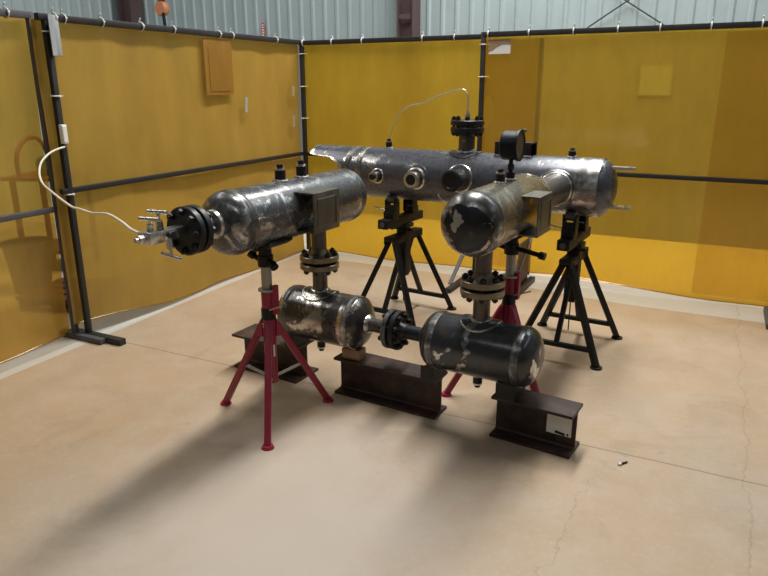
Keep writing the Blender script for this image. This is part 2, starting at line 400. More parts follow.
# overlapping strip of the neighbouring curtain at the left end of the right half
def strip(u, v): return Vector((-.005 + .435 * u, .018 + .004 * math.sin(9 * u + 4 * v), 1.89 - 1.80 * v))
MB().grid(strip, 16, 30).build('overlap_strip', M['vinyl_strip'], s3, ang=180, fix=False)
def strip2(u, v): return Vector((1.70 + 1.05 * u, .020 + .004 * math.sin(7 * u + 3 * v) , 1.895 - 1.83 * v))
MB().grid(strip2, 24, 30).build('overlap_strip', M['vinyl_strip'], s3, ang=180, fix=False)
# foot of a further screen just inside the right edge
fr = MB().box((0, 0, .02), (.06, .42, .04), bev=.006)
tag(fr.build('screen_foot', M['frame_grey'], loc=(.455, 5.03, 0)), 'grey metal foot of a screen post at the right edge of the floor', 'screen foot')

# ------------------------------------------------------------------ pressure-vessel assembly
A0 = V3(-1.768, 2.80, 0); YAW = math.radians(-4)
RA = Matrix.Translation(A0) @ Matrix.Rotation(YAW, 4, 'Z')
def W(s, t, z): return RA @ Vector((s, t, z))
asm = thing('vessel_assembly', 'welded steel pressure vessel assembly of one long header and four short tanks on stands', 'pressure vessel', A0, YAW)
def shell_prof(a, b, r, hd=.56, n=12):
    h = hd * r; p = []
    for k in range(n + 1):
        q = PI / 2 * k / n; p.append((a + h - h * math.cos(q), r * math.sin(q)))
    for k in range(n, -1, -1):
        q = PI / 2 * k / n; p.append((b - h + h * math.cos(q), r * math.sin(q)))
    p[0] = (a, 0); p[-1] = (b, 0); return p
def vessel(name, loc, rotz, a, b, r, mat, label=None, n=72):
    o = MB().lathe(shell_prof(a, b, r), (0, 0, 0), (1, 0, 0), n).build(name, mat, asm, loc, rotz, ang=60)
    if label: o['label'] = label
    return o
def band(v, x, w, r, mat=None, name='weld_band'):
    """weld seam ground bright: low crowned ring round the shell"""
    p = [(-w / 2, r - .002), (-w / 2, r + .0008), (-w * .2, r + .0012), (-.006, r + .003), (.006, r + .003), (w * .2, r + .0012), (w / 2, r + .0008), (w / 2, r - .002)]
    return MB().lathe(p, (x, 0, 0), (1, 0, 0), 72, closed=True).build(name, mat or M['band'], v)
def onshell(x, ang, r, rho, phi, lift=0):
    xx = x + rho * math.cos(phi); th = ang + rho * math.sin(phi) / r
    return Vector((xx, (r + lift) * math.cos(th), (r + lift) * math.sin(th)))
def pad(v, x, ang, r, R, mat, name='reinforcing_pad', th=.007):
    m = MB(); n = 48; rad = [.0, .35, .7, .9, 1.0]
    top = [[m.b.verts.new(onshell(x, ang, r, R * q, 2 * PI * k / n, th)) for k in range(n)] for q in rad[1:]]
    c = m.b.verts.new(onshell(x, ang, r, 0, 0, th)); lo = [m.b.verts.new(onshell(x, ang, r, R * 1.0, 2 * PI * k / n, -.002)) for k in range(n)]
    for k in range(n):
        j = (k + 1) % n; m.b.faces.new((c, top[0][k], top[0][j]))
        for a, b in zip(top, top[1:]): m.b.faces.new((a[k], b[k], b[j], a[j]))
        m.b.faces.new((top[-1][k], lo[k], lo[j], top[-1][j]))
    return m.build(name, mat, v)
def bead(v, x, ang, r, rho, rad, mat=None, lift=.002, name='weld_bead'):
    return MB().tube([onshell(x, ang, r, rho, 2 * PI * k / 40, lift) for k in range(40)], rad, 8, True).build(name, mat or M['bare'], v)
def coupling(v, x, ang, r, rad=.024, h=.05, plug=True, mat=None, label=None):
    """threaded coupling with hex plug welded to the shell"""
    d = Vector((0, math.cos(ang), math.sin(ang))); o = Vector((x, 0, 0))
    bead(v, x, ang, r, rad * 1.22, rad * .26)
    m = MB().cyl(o + d * (r - .01), o + d * (r + h * .62), rad, n=28).cyl(o + d * (r + h * .60), o + d * (r + h * .66), rad * .92, n=28)
    c = m.build('coupling', mat or M['black_steel'], v)
    if plug:
        MB().cyl(o + d * (r + h * .64), o + d * (r + h * .76), rad * .98, n=24).build('coupling_rim', M['bare'], v)
        MB().cyl(o + d * (r + h * .74), o + d * (r + h), rad * .62, n=6).build('plug', M['black_steel'], v)
    return c
def stud_mesh(L):
    m = MB().cyl((0, 0, -L / 2), (0, 0, L / 2), .0075, n=12)
    for s in (-1, 1): m.cyl((0, 0, s * (L / 2 - .022)), (0, 0, s * (L / 2 - .006)), .0145, n=6)
    return m
stud_src = {}
def studs(v, c, d, R, L, n, ph=0):
    d = Vector(d).normalized(); F = frame_to(d)
    for k in range(n):
        a = 2 * PI * k / n + ph; p = Vector(c) + F.to_3x3() @ Vector((R * math.cos(a), R * math.sin(a), 0))
        mt = Matrix.Translation(p) @ F
        if L in stud_src: inst(stud_src[L], v, mt)
        else:
            o = stud_mesh(L).build('stud_bolt', M['black_steel'], v); o.matrix_local = mt; stud_src[L] = o
def flange_prof(R, th, rn, hub, hubr, bore=0):
    """weld-neck flange profile: face at 0, hub tapering down to the pipe"""
    return [(0, 0), (0, R * .58), (-.003, R * .585), (-.003, R - .003), (-.006, R), (-th + .003, R), (-th, R - .003), (-th, hubr), (-th - hub, rn), (-th - hub - .005, 0)]
def flange(v, c, d, R, th, rn, hub, mat, name='flange'):
    return MB().lathe(flange_prof(R, th, rn, hub, rn * 1.35), c, d, 48).build(name, mat, v)
def blind(v, c, d, R, th, mat, name='blind_flange'):
    return MB().lathe([(0, 0), (0, R * .58), (-.003, R * .585), (-.003, R - .003), (-.006, R), (-th + .004, R), (-th, R - .005), (-th, 0)], c, d, 48).build(name, mat, v)
RV = .1365; ZU = 1.0; ZL = .396; SR = .897
# --- lower tanks (axis along the assembly's x)
lowL = vessel('lower_tank', (0, 0, ZL), 0, -.240, .297, RV, M['low_left'], 'left lower tank with blotchy ground steel shell')
lowR = vessel('lower_tank', (SR, 0, ZL), 0, -.288, .293, RV, M['low_right'], 'right lower tank with dark steel shell')
for v, a, b in ((lowL, -.240, .297), (lowR, -.288, .293)):
    band(v, a + .085, .05 if v is lowL else .03, RV, M['soft_band']); band(v, b - .085, .055 if v is lowL else .034, RV, M['band'] if v is lowL else M['soft_band'])
    pad(v, 0, PI2, RV, .092, M['low_left'] if v is lowL else M['low_right']); bead(v, 0, PI2, RV, .092, .006, M['band']); bead(v, 0, PI2, RV + .007, .043, .008)
    coupling(v, -.005, -PI2, RV, .022, .062, True)
# --- vertical connections
JZ = .692 - ZL
for v, fm in ((lowL, M['olive_steel']), (lowR, M['olive_steel'])):
    MB().cyl((0, 0, RV - .01), (0, 0, JZ - .06), .0385, n=32).build('nozzle_pipe', M['pipe_steel'], v)
    flange(v, (0, 0, JZ - .004), (0, 0, 1), .100, .032, .0385, .03, fm)
    MB().cyl((0, 0, JZ - .005), (0, 0, JZ + .009), .058, n=36).build('gasket', M['black_steel'], v)
    studs(v, (0, 0, JZ), (0, 0, 1), .079, .1165, 8, PI / 8)
# --- bolted joint between the lower tanks
JX = .449
for v, x0, x1, fx, sgn, fm in ((lowL, .290, JX - .05, JX - .004, 1, M['soft_band']), (lowR, -.280, JX + .05 - SR, JX + .004 - SR, -1, M['black_steel'])):
    MB().cyl((x0, 0, .005), (x1, 0, .005), .035, n=32).build('nozzle_pipe', M['pipe_steel'] if v is lowL else M['black_steel'], v)
    MB().lathe([(-.01, .036), (-.006, .048), (.004, .046), (.014, .036)], (x0 + (.006 if sgn > 0 else -.006), 0, .005), (sgn, 0, 0), 32).build('weld_bead', M['bare'], v)
    flange(v, (fx, 0, .005), (sgn, 0, 0), .098, .029, .035, .03, fm)
MB().cyl((JX - .006, 0, .005), (JX + .006, 0, .005), .056, n=36).build('gasket', M['black_steel'], lowL)
studs(lowL, (JX, 0, .005), (1, 0, 0), .077, .1105, 8, PI / 8)
# --- upper tanks (axis along the assembly's y): vessel x = assembly y, so the assembly's +x side is vessel -y
upL = vessel('upper_tank', (0, 0, ZU), PI2, -.722, .312, RV, M['up_left'], 'left upper tank with blotched steel shell and valve on its near end')
upR = vessel('upper_tank', (SR, 0, ZU), PI2, -.230, .60, RV, M['up_right'], 'right upper tank with bronze-tinted shell and dark near head')
band(upL, -.722 + .10, .045, RV, M['soft_band']); band(upL, .312 - .085, .035, RV, M['soft_band'])
band(upR, -.230 + .096, .035, RV); band(upR, .60 - .1, .04, RV, M['up_right'])
# dark reflection and bright rim painted onto the right upper tank's near head
HD = .56 * RV
def onhead(v_x, sgn, y, z, lift=.0012):
    """point on an elliptical head whose tip lies at v_x, y/z given across the axis"""
    q = math.sqrt(max(0, 1 - (y * y + z * z) / RV ** 2)); return Vector((v_x + sgn * (HD * (1 - q) - lift), y, z))
def head_patch(v, v_x, sgn, cy, cz, R, mat, name, seed, lift, squash=1.0, jag=.18):
    """irregular colour patch lying on a head"""
    rnd = random.Random(seed); n = 40; ph = [rnd.uniform(0, 6.28) for _ in range(4)]; m = MB(); rings = []
    c = m.b.verts.new(onhead(v_x, sgn, cy, cz, lift))
    for q in (.2, .4, .6, .8, 1.0):
        ring = []
        for k in range(n):
            t = 2 * PI * k / n; r = R * q * (1 + q * jag * (math.sin(2 * t + ph[0]) * .6 + math.sin(3 * t + ph[1]) * .6 + math.sin(7 * t + ph[2]) * .35 + math.sin(11 * t + ph[3]) * .2))
            ring.append(m.b.verts.new(onhead(v_x, sgn, cy + r * math.cos(t) * squash, cz + r * math.sin(t), lift)))
        rings.append(ring)
    for k in range(n):
        j = (k + 1) % n; m.b.faces.new((c, rings[0][k], rings[0][j]))
        for a, b in zip(rings, rings[1:]): m.b.faces.new((a[k], b[k], b[j], a[j]))
    return m.build(name, mat, v, ang=180)
MB().lathe([(a, r + .0006) for a, r in shell_prof(-.230, .60, RV)[5:13]] + [(-.135, RV + .0006)], (0, 0, 0), (1, 0, 0), 72).build('highlight_rim', M['band'], upR, ang=60)  # bright rim paints a highlight round the head's edge
o = head_patch(upR, -.230, 1, -.010, -.014, .107, M['up_right_head'], 'dark_reflection', 2, .0016, 1, .10); o['label'] = 'black reflection painted on the middle of the near head'
head_patch(upR, -.230, 1, .034, .022, .034, M['galv'], 'pale_blotch', 5, .0028, .8, .4)  # grey patch laid on the dark middle
head_patch(lowR, .293, -1, -.066, -.03, .042, M['bare'], 'pale_blotch', 9, .0014, .7, .4)  # bright patch painted in as a reflection on the head
for v in (upL, upR):
    bead(v, 0, -PI2, RV, .043, .008)
    MB().cyl((0, 0, -RV + .01), (0, 0, .692 - ZU + .06), .0385, n=32).build('nozzle_pipe', M['pipe_steel'], v)
    flange(v, (0, 0, .692 - ZU + .004), (0, 0, -1), .100, .032, .0385, .03, M['olive_steel'])
def bracket(v, x0, x1, y0, z0, z1, mat):
    """open box bracket: three plates bent to a U, open at both ends"""
    m = MB(); yo = -y0; th = .008; yi = -RV + .05
    m.box(((x0 + x1) / 2, yo, (z0 + z1) / 2), (x1 - x0, th, z1 - z0), bev=.003)
    for z in (z0 + th / 2, z1 - th / 2): m.box(((x0 + x1) / 2, (yo + yi) / 2, z), (x1 - x0, yi - yo, th))
    o = m.build('name_plate_bracket', mat, v)
    w = (x1 - x0) * .36; h = (z1 - z0) * .34; xc = (x0 + x1) / 2; zc = (z0 + z1) / 2
    MB().tube([(xc - w, yo - .004, zc - h), (xc + w, yo - .004, zc - h), (xc + w, yo - .004, zc + h), (xc - w, yo - .004, zc + h)], .003, 6, True).build('weld_frame', M['pipe_steel'], v)
bracket(upL, -.312, -.112, .204, -.088, .096, M['plate'])
bracket(upR, .140, .330, .188, -.094, .086, M['plate'])
coupling(upL, -.282, PI2, RV, .025, .075); coupling(upL, -.124, PI2, RV, .025, .078)
coupling(upR, .157, PI2, RV, .021, .06); coupling(upR, .285, PI2, RV, .021, .05, False)
# gauge on the right upper tank
MB().cyl((.285, 0, RV + .02), (.285, 0, RV + .10), .010, n=14).cyl((.285, 0, RV + .045), (.285, 0, RV + .07), .016, n=6).build('gauge_stem', M['black_steel'], upR)
gc = Vector((.285, 0, .290)); ga = Vector((.03, -1, 0))
gz = MB().lathe([(-.042, 0), (-.042, .058), (-.034, .066), (.026, .066), (.030, .071), (.042, .071), (.042, .064), (.034, .062), (.034, 0)], gc, ga, 16)
gz.build('pressure_gauge', M['blue_black'], upR, ang=30)
MB().lathe([(.034, 0), (.035, .062), (.038, .062), (.038, 0)], gc, ga, 32).build('gauge_face', M['plate'], upR)
MB().box(gc + Vector((.02, -.05, .066)), (.02, .02, .014)).build('gauge_clip', M['bare'], upR)
# nozzle, flanges and needle-valve block at the near end of the left upper tank
VZ = .010
MB().cyl((-0.7150, 0, VZ), (-0.8250, 0, VZ), .036, n=32).build('nozzle_pipe', M['pipe_steel'], upL)
MB().lathe([(-.014, .037), (-.006, .062), (.008, .058), (.016, .037)], (-0.7300, 0, VZ), (-1, 0, 0), 36).build('weld_bead', M['bare'], upL)
flange(upL, (-0.8470, 0, VZ), (-1, 0, 0), .097, .03, .036, .03, M['black_steel'])
blind(upL, (-0.8530, 0, VZ), (1, 0, 0), .097, .032, M['black_steel'])
studs(upL, (-0.8505, 0, VZ), (1, 0, 0), .076, .115, 8, 0)
vb = MB().box((-0.9550, 0, VZ + .008), (.14, .05, .038), bev=.004).cyl((-0.8800, 0, VZ + .004), (-0.9100, 0, VZ + .004), .02, n=6).box((-1.0400, .0, VZ + .008), (.07, .066, .046), bev=.005).cyl((-1.0650, 0, VZ + .008), (-1.1000, 0, VZ + .008), .015, n=6).cyl((-1.0950, 0, VZ + .008), (-1.1150, 0, VZ + .008), .009, n=12)
vb.build('needle_valve', M['valve'], upL)
def tee(p, d, ln, bar):
    p = Vector(p); d = Vector(d).normalized()
    m = MB().cyl(p, p + d * ln * .45, .014, n=6).cyl(p + d * ln * .4, p + d * ln * .6, .012, n=14).cyl(p + d * ln * .5, p + d * ln, .006, n=10)
    b = Vector(bar).normalized() * .042; q = p + d * ln
    m.cyl(q - b, q + b, .0075, n=12); return m.build('valve_handle', M['valve'], upL)
tee((-1.0350, .008, VZ + .028), (-.12, -.12, 1), .048, (.25, -1, .0))
tee((-1.0100, -.015, VZ + .028), (.02, .1, 1), .070, (.25, -1, .0))
tee((-0.9700, -.012, VZ - .008), (-.0, -.05, -1), .070, (.3, -1, -.22))
MB().cyl((-0.9750, -.02, VZ + .006), (-0.9750, -.045, VZ + .006), .014, n=12).build('vent_plug', M['black_steel'], upL)
# --- header
RH = .1655; TH = 1.20; ZH = .994; HX = .4
def smooth(a, b, x):
    x = max(0, min(1, (x - a) / (b - a))); return x * x * (3 - 2 * x)
def hend(al):
    """x of the flame-cut open end for an angle `al` measured from the crown (radians, 0..pi)"""
    d = math.degrees(abs(al))
    return -.845 + .18 * smooth(47, 54, d) + .08 * smooth(53, 74, d) + .05 * smooth(74, 115, d)
N = 192; m = MB(); h = .56 * RH; xe = 1.195
prof = [(xe - h + h * math.cos(PI / 2 * k / 12), RH * math.sin(PI / 2 * k / 12)) for k in range(12, -1, -1)]
outer0 = []; inner0 = []; rings = []
def hp_(x, al, r): return Vector((x - HX, -r * math.sin(al), r * math.cos(al)))
for i in range(N):
    al = -PI + 2 * PI * i / N; outer0.append(hp_(hend(al), al, RH)); inner0.append(hp_(hend(al) + .004, al, RH - .013))
m2 = []
rings.append([m.b.verts.new(p) for p in outer0])
for x in (-.40, 0, .5, 1.0): rings.append([m.b.verts.new(hp_(x, -PI + 2 * PI * i / N, RH)) for i in range(N)])
for x, r in prof[:-1]: rings.append([m.b.verts.new(hp_(x, -PI + 2 * PI * i / N, r)) for i in range(N)])
tip = m.b.verts.new(hp_(xe, 0, 0))
for a, b in zip(rings, rings[1:]):
    for i in range(N): m.b.faces.new((a[i], a[(i + 1) % N], b[(i + 1) % N], b[i]))
for i in range(N): m.b.faces.new((rings[-1][i], rings[-1][(i + 1) % N], tip))
ri = [m.b.verts.new(p) for p in inner0]; r2 = [m.b.verts.new(hp_(.6, -PI + 2 * PI * i / N, RH - .013)) for i in range(N)]
for i in range(N): m.b.faces.new((ri[i], ri[(i + 1) % N], r2[(i + 1) % N], r2[i]))
m.b.faces.new(r2)
hdr = m.build('header', M['header'], asm, (HX, TH, ZH), 0, ang=60); hdr['label'] = 'long dark header pipe with flame-cut open left end'
m = MB(); e0 = [m.b.verts.new(p + Vector((-.0015, 0, 0)) + (p - Vector((p.x, 0, 0))) * .006) for p in outer0]; e1 = [m.b.verts.new(p + Vector((-.0015, 0, 0))) for p in inner0]
e2 = [m.b.verts.new(p + Vector((.026, 0, 0)) + (p - Vector((p.x, 0, 0))) * .006) for p in outer0]
for i in range(N):
    j = (i + 1) % N; m.b.faces.new((e0[i], e0[j], e1[j], e1[i])); m.b.faces.new((e0[i], e0[j], e2[j], e2[i]))
o = m.build('cut_edge', M['bare'], hdr); o['label'] = 'bright flame-cut pipe edge'
band(hdr, -.515 - HX, .05, RH); band(hdr, -.428 - HX, .045, RH); band(hdr, xe - h - HX - .045, .13, RH)  # last weld band is widened to paint a highlight at the right end
# top nozzle with blind flange and thermowell
x = .275 - HX
pad(hdr, x, PI2, RH, .10, M['header']); bead(hdr, x, PI2, RH, .10, .006, M['band']); bead(hdr, x, PI2, RH + .006, .056, .009)
MB().cyl((x, 0, RH - .01), (x, 0, .285), .050, n=36).build('nozzle_pipe', M['pipe_steel'], hdr)
flange(hdr, (x, 0, .318), (0, 0, 1), .103, .034, .05, .02, M['black_steel']); blind(hdr, (x, 0, .323), (0, 0, -1), .103, .034, M['black_steel'])
studs(hdr, (x, 0, .3205), (0, 0, 1), .083, .1175, 8, PI / 8)
MB().cyl((x, 0, .35), (x, 0, .395), .016, n=6).cyl((x, 0, .39), (x, 0, .41), .009, n=12).build('compression_fitting', M['valve'], hdr)
coupling(hdr, -.282 - HX, PI2, RH, .021, .058); coupling(hdr, .932 - HX, PI2, RH, .021, .05)
# side nozzles facing the camera
FR = PI
coupling(hdr, -.274 - HX, FR, RH, .034, .075, True)
pad(hdr, .009 - HX, FR, RH, .085, M['header']); bead(hdr, .009 - HX, FR, RH, .085, .004, M['header']); coupling(hdr, .009 - HX, FR, RH + .004, .048, .085, False, M['pipe_steel'])
MB().lathe([(0, 0), (0, .030), (.012, .034), (.012, .049), (-.012, .049), (-.02, .03)], (.009 - HX, -(RH + .062), 0), (0, -1, 0), 36).build('coupling_rim', M['bare'], hdr)
MB().cyl((.009 - HX, -(RH + .04), 0), (.009 - HX, -(RH + .068), 0), .036, n=30).build('plug', M['black_steel'], hdr)
pad(hdr, .305 - HX, FR - .12, RH, .085, M['header']); bead(hdr, .305 - HX, FR - .12, RH, .08, .008); 
MB().cyl((.305 - HX, -RH + .02, .018), (.305 - HX, -RH - .075, .018), .058, n=36).build('nozzle_pipe', M['pipe_steel'], hdr)
MB().lathe([(0, 0), (0, .050), (.03, .058), (.034, .066), (.06, .066), (.066, .058), (.066, .045), (.058, .04), (.058, 0)], (.305 - HX, -RH - .06, .018), (0, -1, 0), 36).build('nozzle_cap', M['black_steel'], hdr)
# saddle nozzle joining the right upper tank to the header
MB().cyl((SR - HX, -.163 - .46, 0), (SR - HX, -RH + .02, 0), .085, n=48).build('connecting_nozzle', M['pipe_steel'], hdr)
bead(hdr, SR - HX, FR, RH, .088, .011, M['bare']); bead(hdr, SR - HX, FR, RH, .105, .006, M['band'])
# bracket box on the crown, behind the gauge
m = MB(); m.box((.592 - HX, -.05, RH + .027), (.225, .008, .09), bev=.003)
m.box((.592 - HX, .0, RH + .068), (.225, .108, .008)); m.box((.592 - HX, .05, RH + .027), (.225, .008, .09))
m.build('name_plate_bracket', M['black_steel'], hdr)
MB().tube([(.48 - HX, -.056, RH - .006), (.59 - HX, -.058, RH - .006), (.71 - HX, -.056, RH - .006)], .006, 8).build('weld_bead', M['bare'], hdr)
# flat lugs on the right-hand head
for z, y, a in ((.118, .0, 0), (-.098, -.02, 0)):
    m = MB(); cx = 1.210 - HX
    poly = [(-.11, -.028), (.05, -.028)] + [(.05 + .028 * math.cos(q), .028 * math.sin(q)) for q in [(-PI / 2 + PI * k / 10) for k in range(1, 10)]] + [(.05, .028), (-.11, .028)]
    m.prism(poly, Matrix.Translation((cx, y, z)), .014); m.build('lug', M['valve'], hdr)
    MB().cyl((cx + .05, y, z + .0066), (cx + .05, y, z + .0078), .012, n=18).build('lug_hole', M['black_steel'], hdr)

# ------------------------------------------------------------------ I-beams and blocks
def ibeam(label, s0, s1, t0, t1, ry, hgt=.203):
    L = s1 - s0; w = t1 - t0; c = W((s0 + s1) / 2, (t0 + t1) / 2, 0)
    o = MB(); tf = .013; tw = .011
    poly = [(-w / 2, 0), (w / 2, 0), (w / 2, tf), (tw / 2 + .008, tf + .002), (tw / 2, tf + .01), (tw / 2, hgt - tf - .01), (tw / 2 + .008, hgt - tf - .002), (w / 2, hgt - tf), (w / 2, hgt), (-w / 2, hgt), (-w / 2, hgt - tf), (-tw / 2 - .008, hgt - tf - .002), (-tw / 2, hgt - tf - .01), (-tw / 2, tf + .01), (-tw / 2 - .008, tf + .002), (-w / 2, tf)]
    mt = Matrix(((0, 0, 1, 0), (1, 0, 0, 0), (0, 1, 0, 0), (0, 0, 0, 1)))
    o.prism(poly, mt, L)
    return tag(o.build('steel_beam', M['beam'], loc=c, rotz=YAW + ry, ang=25), label, 'steel beam', 'beam offcuts under the lower tanks')
bL = ibeam('short rusty I-beam behind the front red stand, under the left lower tank', -.580, -.130, -.072, .135, 0)
bC = ibeam('long rusty I-beam in the middle, bridging under both lower tanks', .115, .702, -.060, .080, 0)
bR = ibeam('short rusty I-beam at right with a white painted patch on its web', .993, 1.366, -.078, .074, math.radians(-2))
o = MB().box((.112, -.0075, .110), (.112, .004, .088)).build('paint_patch', M['white'], bR); o['label'] = 'white painted patch'
MB().box((.118, -.0102, .076), (.045, .002, .012), Matrix.Rotation(.12, 4, 'Y')).box((.152, -.0102, .076), (.008, .002, .010)).build('ink_mark', M['black_steel'], o)
# packing blocks
def block(label, s, t, w, d, h, mat, rz=0, cat='block', name='packing_block'):
    return tag(MB().box((0, 0, h / 2), (w, d, h), bev=.003).build(name, mat, loc=W(s, t, .2032), rotz=YAW + rz), label, cat)
block('small raw wood block on the left end of the middle beam under the tank', .205, -.005, .105, .07, .0545, M['wood'], .05, name='wood_block')
def chock(label, s, w, mat, t=0):
    """V-topped chock hollowed to the tank's round underside"""
    m = MB(); poly = [(-.075, 0), (.075, 0), (.075, ZL - .2032 - math.sqrt(RV ** 2 - .075 ** 2))]
    for k in range(9): 
        y = .075 - .15 * k / 8; poly.append((y, ZL - .2032 - math.sqrt((RV + .0015) ** 2 - y * y)))
    m.prism(poly[:2] + poly[3:], Matrix(((0, 0, 1, 0), (1, 0, 0, 0), (0, 1, 0, 0), (0, 0, 0, 1))), w)
    return tag(m.build('packing_block', mat, loc=W(s, t, .2032), rotz=YAW), label, 'block')
chock('black hollowed chock on the right end of the middle beam', .665, .07, M['darkwood'])
chock('dark chock between the right lower tank and the short right beam', 1.055, .09, M['darkwood'])
chock('dark chock between the left lower tank and the beam behind the red stand', -.165, .06, M['darkwood'])

# ------------------------------------------------------------------ black four-legged pipe stands
def black_stand(label, s, t, rz):
    T = thing('pipe_stand', label, 'pipe stand', W(s, t, 0), YAW + rz, 'black roller pipe stands')
    mat = M['stand_black']; fx, fy, ay, az = .245, .275, .150, .565; dy = TH - t
    for sy in (-1, 1):
        for sx in (-1, 1):
            l = MB().bar((sx * fx, sy * fy, .006), (sx * .018, sy * ay, az), .034, .034, .004).build('leg', mat, T)
            MB().cyl((sx * fx, sy * fy, 0), (sx * fx, sy * fy, .010), .034, n=16).build('foot_pad', mat, l)
        zc = .095; f = zc / az; x = fx + (.018 - fx) * f; y = fy + (ay - fy) * f
        MB().bar((-x, sy * y, zc), (x, sy * y, zc), .028, .028, .003).build('cross_bar', mat, T)
        MB().bar((0, sy * y, zc), (0, sy * .035, .47), .028, .028, .003).build('brace', mat, T)
    MB().box((0, 0, .578), (.070, .40, .030), bev=.004).box((-.032, 0, .562), (.006, .40, .045)).box((.032, 0, .562), (.006, .40, .045)).build('top_channel', mat, T)
    MB().box((0, 0, .465), (.075, .075, .32), bev=.006).build('column', mat, T)
    MB().box((0, 0, .32), (.055, .055, .06)).cyl((0, 0, .30), (0, 0, .10), .004, n=8).build('lift_screw', mat, T)
    MB().cyl((-.095, 0, .615), (.07, 0, .615), .009, n=12).cyl((-.10, 0, .615), (-.09, 0, .615), .016, n=12).build('locking_pin', mat, T)
    hd = MB().box((0, 0, .645), (.10, .10, .03), bev=.004).box((0, dy, .690), (.072, .48, .060), bev=.005).build('roller_beam', mat, T)
    MB().cyl((0, dy - .241, .690), (0, dy - .246, .690), .018, n=18).build('end_plug', M['frame_grey'], hd)
    for sy in (-1, 1):
        yy = .118; zz = ZH - math.sqrt((RH + .0285) ** 2 - yy ** 2); yc = dy + sy * yy
        MB().box((0, yc + sy * .012, .735), (.075, .075, .06), bev=.004).box((-.034, yc, .785), (.009, .066, .11), bev=.003).box((.034, yc, .785), (.009, .066, .11), bev=.003).box((0, yc + sy * .038, .775), (.06, .012, .07)).build('roller_bracket', mat, T)
        MB().cyl((-.028, yc, zz), (.028, yc, zz), .027, n=24).cyl((-.046, yc, zz), (.046, yc, zz), .008, n=12).build('roller', M['frame_grey'], T)
    MB().cyl((-.115, dy - .155, .785), (-.03, dy - .135, .765), .0055, n=10).build('pin', M['valve'], T)
    return T
black_stand('black four-legged roller stand under the middle of the header, behind the left tanks', -.185, 1.235, math.radians(-2))
black_stand('black four-legged roller stand under the right end of the header', .984, 1.232, 0)

# ------------------------------------------------------------------ red three-legged pipe stands
def red_stand(label, s, t, rot, knob, star=True):
    T = thing('pipe_stand', label, 'pipe stand', W(s, t, 0), YAW, 'red tripod pipe stands')
    R = M['stand_red']; K = M['stand_black']
    MB().cyl((0, 0, .19), (0, 0, .645), .0295, n=24).build('outer_tube', R, T)
    for k in range(3):
        a = rot + k * 2 * PI / 3; d = Vector((math.cos(a), math.sin(a), 0)); p = d * .30; q = d * .030 + V3(0, 0, .49)
        l = MB().bar(p + V3(0, 0, .008), q, .030, .030, .004).build('leg', R, T)
        MB().cyl(p, p + V3(0, 0, .014), .030, .024, n=18).build('foot_pad', R, l)
        f = .50; MB().bar(d * .032 + V3(0, 0, .215), p + (q - p) * f, .016, .008).build('brace', M['galv'], T)
        MB().prism([(.026, .42), (.080, .42), (.030, .51)], Matrix(((d.x, 0, -d.y, 0), (d.y, 0, d.x, 0), (0, 1, 0, 0), (0, 0, 0, 1))), .04).build('gusset', R, T)
    MB().box((.0375, .008, .605), (.022, .034, .14), bev=.004).build('ratchet_rail', R, T)
    MB().cyl((0, 0, .510), (0, 0, .562), .0335, n=24).build('band', K, T)
    MB().cyl((0, 0, .62), (0, 0, .785), .0245, n=24).build('inner_tube', M['galv'], T)
    MB().cyl((0, 0, .648), (0, 0, .656), .042, n=24).build('pin_collar', M['galv'], T)
    MB().bar((.036, -.03, .565), (.125, -.055, .605), .010, .006).build('release_lever', M['galv'], T)
    zt = ZU - RV
    MB().cyl((0, 0, .765), (0, 0, .815), .036, n=24).cyl((0, 0, .80), (0, 0, zt - .006), .030, n=24).build('head_collar', K, T)
    A = [math.radians(-90 + q) for q in range(-42, 43, 7)]
    poly = [((RV + .0025) * math.cos(q), ZU + (RV + .0025) * math.sin(q)) for q in A] + [((RV + .015) * math.cos(q), ZU + (RV + .015) * math.sin(q)) for q in reversed(A)]
    MB().prism(poly, Matrix.Rotation(PI2, 4, 'X'), .16).build('saddle', K, T)
    for sx in (-1, 1):
        p0 = Vector((sx * .03, -.01, .795)); p1 = Vector((sx * knob[0 if sx < 0 else 1], -.02, .795 + (.02 if sx < 0 else -.018)))
        MB().cyl(p0, p1, .012, n=12).cyl(p1 - (p1 - p0).normalized() * .014, p1 + (p1 - p0).normalized() * .014, .019, n=14).build('clamp_screw', K, T)
    MB().box((.0290, -.008, .355), (.003, .010, .06)).build('sticker', M['white'], T)
    if star:
        m = MB()
        for k in range(3): m.box((.002, -.0325, .485), (.034, .0025, .004), Matrix.Rotation(k * PI / 3 + .3, 4, 'Y'))
        m.build('chalk_mark', M['tie'], T)
    return T
red_stand('red tripod stand in front, holding up the left upper tank', .004, -.42, math.radians(184), (.062, .062))
red_stand('red tripod stand behind the right lower tank, under the right upper tank', SR, .36, math.radians(209), (.09, .16), False)

